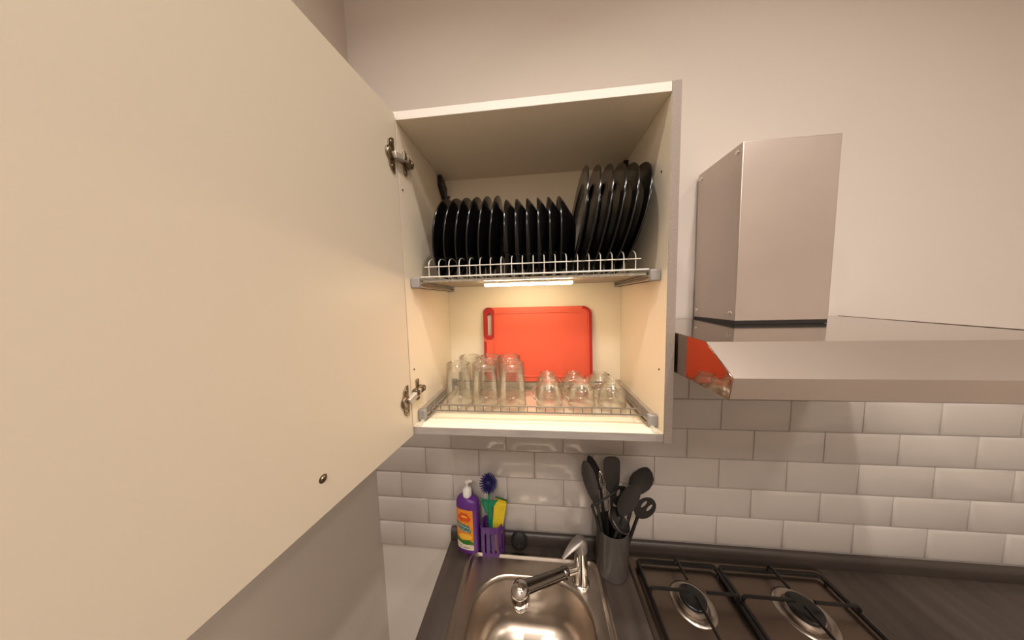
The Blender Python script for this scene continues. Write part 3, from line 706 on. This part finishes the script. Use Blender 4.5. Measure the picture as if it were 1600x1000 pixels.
# small strainer ladle hanging forward over the rim
st = thing('strainer_ladle', 'dark bowl-shaped ladle lying over the front rim of jar', 'ladle', (.535, -.100, -.405))
A = Vector((.499, -.092, -.300)); B = Vector((.552, -.122, -.372))
d_ = (B - A).normalized()
bm_ = MB(); Tn = frame_to((A + B) / 2 + Vector((.010, -.004, -.016)), Vector((.55, -.25, .72)))
bm_.lathe([(.0335, .0), (.0345, .0012), (.0330, .0), (.031, -.008), (.024, -.018), (.013, -.024), (.0001, -.026)], Tn, 32)
bm_.lathe([(.0330, .0006), (.0295, -.008), (.0225, -.017), (.012, -.0225), (.0001, -.0245)], Tn, 32)
bm_.build('head', UTENS, st)
MB().tube([Tn @ Vector((.034 * cos(k * pi / 16), .034 * sin(k * pi / 16), .0008)) for k in range(32)], .0018, 6, closed=True).build('rim', SPOUTG, st)
MB().tube([Tn @ Vector((-.030, 0, -.004)), (.520, -.080, -.470), (.518, -.072, zj + .02)], [.004, .0045, .005], 8).build('handle', UTENS, st)
# thin rod handle crossing
rd = thing('skewer_handle', 'thin dark rod lying across the utensils at left of jar', 'rod', (.458, -.105, -.312))
MB().tube([(.455, -.108, -.314), (.490, -.106, -.292), (.524, -.104, -.268)], [.0042, .0036, .0024], 10).build('rod', UTENS2, rd)
MB().tube([(.455, -.108, -.314), (.480, -.100, -.400), (.500, -.088, zj)], [.0042, .004, .004], 10).build('bent_end', UTENS2, rd)

# ------------------------------------------------------------ gas hob
HX0, HX1, HY0, HY1 = .5800, 1.160, -.535, -.0300
hb_ = thing('gas_hob', 'stainless steel gas hob with black pan supports, right of jar', 'hob', ((HX0 + HX1) / 2, -.28, WT))
hl = [rrect(HX0, HX1, HY0, HY1, .008, WT + .0006, 4), rrect(HX0 + .0008, HX1 - .0008, HY0 + .0008, HY1 - .0008, .008, WT + .0060, 4), rrect(HX0 + .003, HX1 - .003, HY0 + .003, HY1 - .003, .007, WT + .0072, 4),
      rrect(HX0 + .014, HX1 - .014, HY0 + .014, HY1 - .012, .008, WT + .0066, 4), rrect(HX0 + .022, HX1 - .022, HY0 + .022, HY1 - .019, .012, WT + .0035, 4)]
MB().loft(hl, cap0=True).build('hob_plate', HOBM, hb_, angle=50)
hz = WT + .0035
def burner(x, y, s_):
    b = MB().lathe([(.056 * s_, .0002), (.053 * s_, .003), (.048 * s_, .0038), (.044 * s_, .0018), (.040 * s_, .0002)], Matrix.Translation((x, y, hz)), 48)
    bb = b.build('burner', STEEL, hb_)
    MB().lathe([(.037 * s_, 0), (.0375 * s_, .004), (.034 * s_, .010), (.030 * s_, .0115), (.030 * s_, .013)], Matrix.Translation((x, y, hz)), 40).build('burner_ring', STEEL, bb)
    MB().lathe([(.030 * s_, .0125), (.0325 * s_, .0135), (.0325 * s_, .0185), (.030 * s_, .0205), (.02 * s_, .0213), (.0001, .0213)], Matrix.Translation((x, y, hz)), 40).build('burner_cap', BURNCAP, bb)
BXs = (.722, 1.005); BYs = (-.150, -.400)
for x, s_ in ((BXs[0], 1.0), (BXs[1], 1.12)): burner(x, BYs[0], s_)
for x, s_ in ((BXs[0], 1.2), (BXs[1], .85)): burner(x, BYs[1], s_)
def support(x0, x1, y0, y1):
    b = MB(); zf = hz + .014; r = .0062
    fp = rrect(x0, x1, y0, y1, .012, zf, 5)
    t_ = MB().tube(fp, r, 8, closed=True)
    for x, y in ((x0 + .004, y0 + .02), (x0 + .004, y1 - .02), (x1 - .004, y0 + .02), (x1 - .004, y1 - .02)): t_.tube([(x, y, zf), (x, y, hz + .0003)], .004, 8)
    so_ = t_.build('pan_support', ENAMEL, hb_)
    cx_ = (x0 + x1) / 2
    zt = zf + .022
    def prong(p, d_, l):
        p = Vector((p[0], p[1], zf)); d_ = Vector((d_[0], d_[1], 0))
        pts = [p, p + Vector((0, 0, .016)) + d_ * .001, p + Vector((0, 0, .021)) + d_ * .006, p + Vector((0, 0, .022)) + d_ * .014, p + Vector((0, 0, .022)) + d_ * l]
        MB().tube(pts, .0042, 8).build('prong', ENAMEL, so_)
    for yc in BYs:
        prong((x0, yc), (1, 0), (cx_ - x0) - .014); prong((x1, yc), (-1, 0), (x1 - cx_) - .035)
    prong((cx_, y1), (0, -1), y1 - BYs[0] - .030); prong((cx_, y0), (0, 1), BYs[1] - y0 - .014)
    ym = (BYs[0] + BYs[1]) / 2
    MB().tube([(x0, ym, zf), (x1, ym, zf)], .004, 8).build('crossbar', ENAMEL, so_)
    prong((cx_, ym), (0, 1), (BYs[0] - ym) - .012); prong((cx_, ym), (0, -1), ym - BYs[1] - .02)
support(.6075, .8400, -.500, -.0600)
support(.8520, 1.135, -.500, -.0600)
for k in range(4): MB().lathe([(.016, .0003), (.018, .004), (.017, .018), (.012, .020), (.0001, .020)], Matrix.Translation((.74 + .09 * k, -.518, hz - .001)), 24).build('knob', BLACKP, hb_)

# ------------------------------------------------------------ extractor hood
hd_ = thing('extractor_hood', 'stainless steel chimney extractor hood above the hob', 'hood', (.90, -.2, .15))
CX0, CX1 = .7848, .9900
MB().box(CX0, CX1, -.166, -.0086, .2490, .6710).build('chimney', HOODM, hd_, bevel=.0015)
MB().prism([(CX0 + .001, -.165), (CX1 - .001, -.165), (CX1 - .001, -.0086), (CX0 + .001, -.0086)], 'z', .2400, .2489).build('shadow_gap_collar', BLACKP, hd_)
for x, y, z in ((CX0, -.022, .655), (CX0, -.022, .272), (CX0, -.150, .655), (CX0, -.150, .268)):
    MB().lathe([(.0055, 0), (.005, .002), (.0001, .0028)], Matrix.Translation((x, y, z)) @ Matrix.Rotation(-pi / 2, 4, 'Y'), 14).build('rivet', CHROME, hd_)
HL, HR = .585, 1.185
prof = [(-.0086, .2445), (-.3700, .2330), (-.4310, .1885), (-.4250, .1545), (-.0086, .1545)]
cn = MB().prism(prof, 'x', HL + .0020, HR - .0020)
cn.mi = [0] * len(cn.mi)
# per-face materials: top glossy, front slope and lip brushed
fm = []
for f in cn.f: fm.append(0)
cn.mi = fm
fcnt = len(prof)
cn.mi[0] = 1
cn.build('canopy', [CANF, CANOPYTOP], hd_, angle=20)
for x0, x1 in ((HL, HL + .0019), (HR - .0019, HR)):
    MB().prism([(-.0086, .2456), (-.3708, .2342), (-.4322, .1892), (-.4260, .1545), (-.4240, .1535), (-.0086, .1535)], 'x', x0, x1).build('side_plate', MIRROR, hd_, bevel=.0004, label='mirror-polished canopy side')
for k in range(3): MB().lathe([(.006, 0), (.006, .002), (.0001, .0025)], Matrix.Translation((1.02 + .03 * k, -.4285, .170)) @ Matrix.Rotation(pi / 2 + .16, 4, 'X'), 16).build('button', CHROME, hd_)
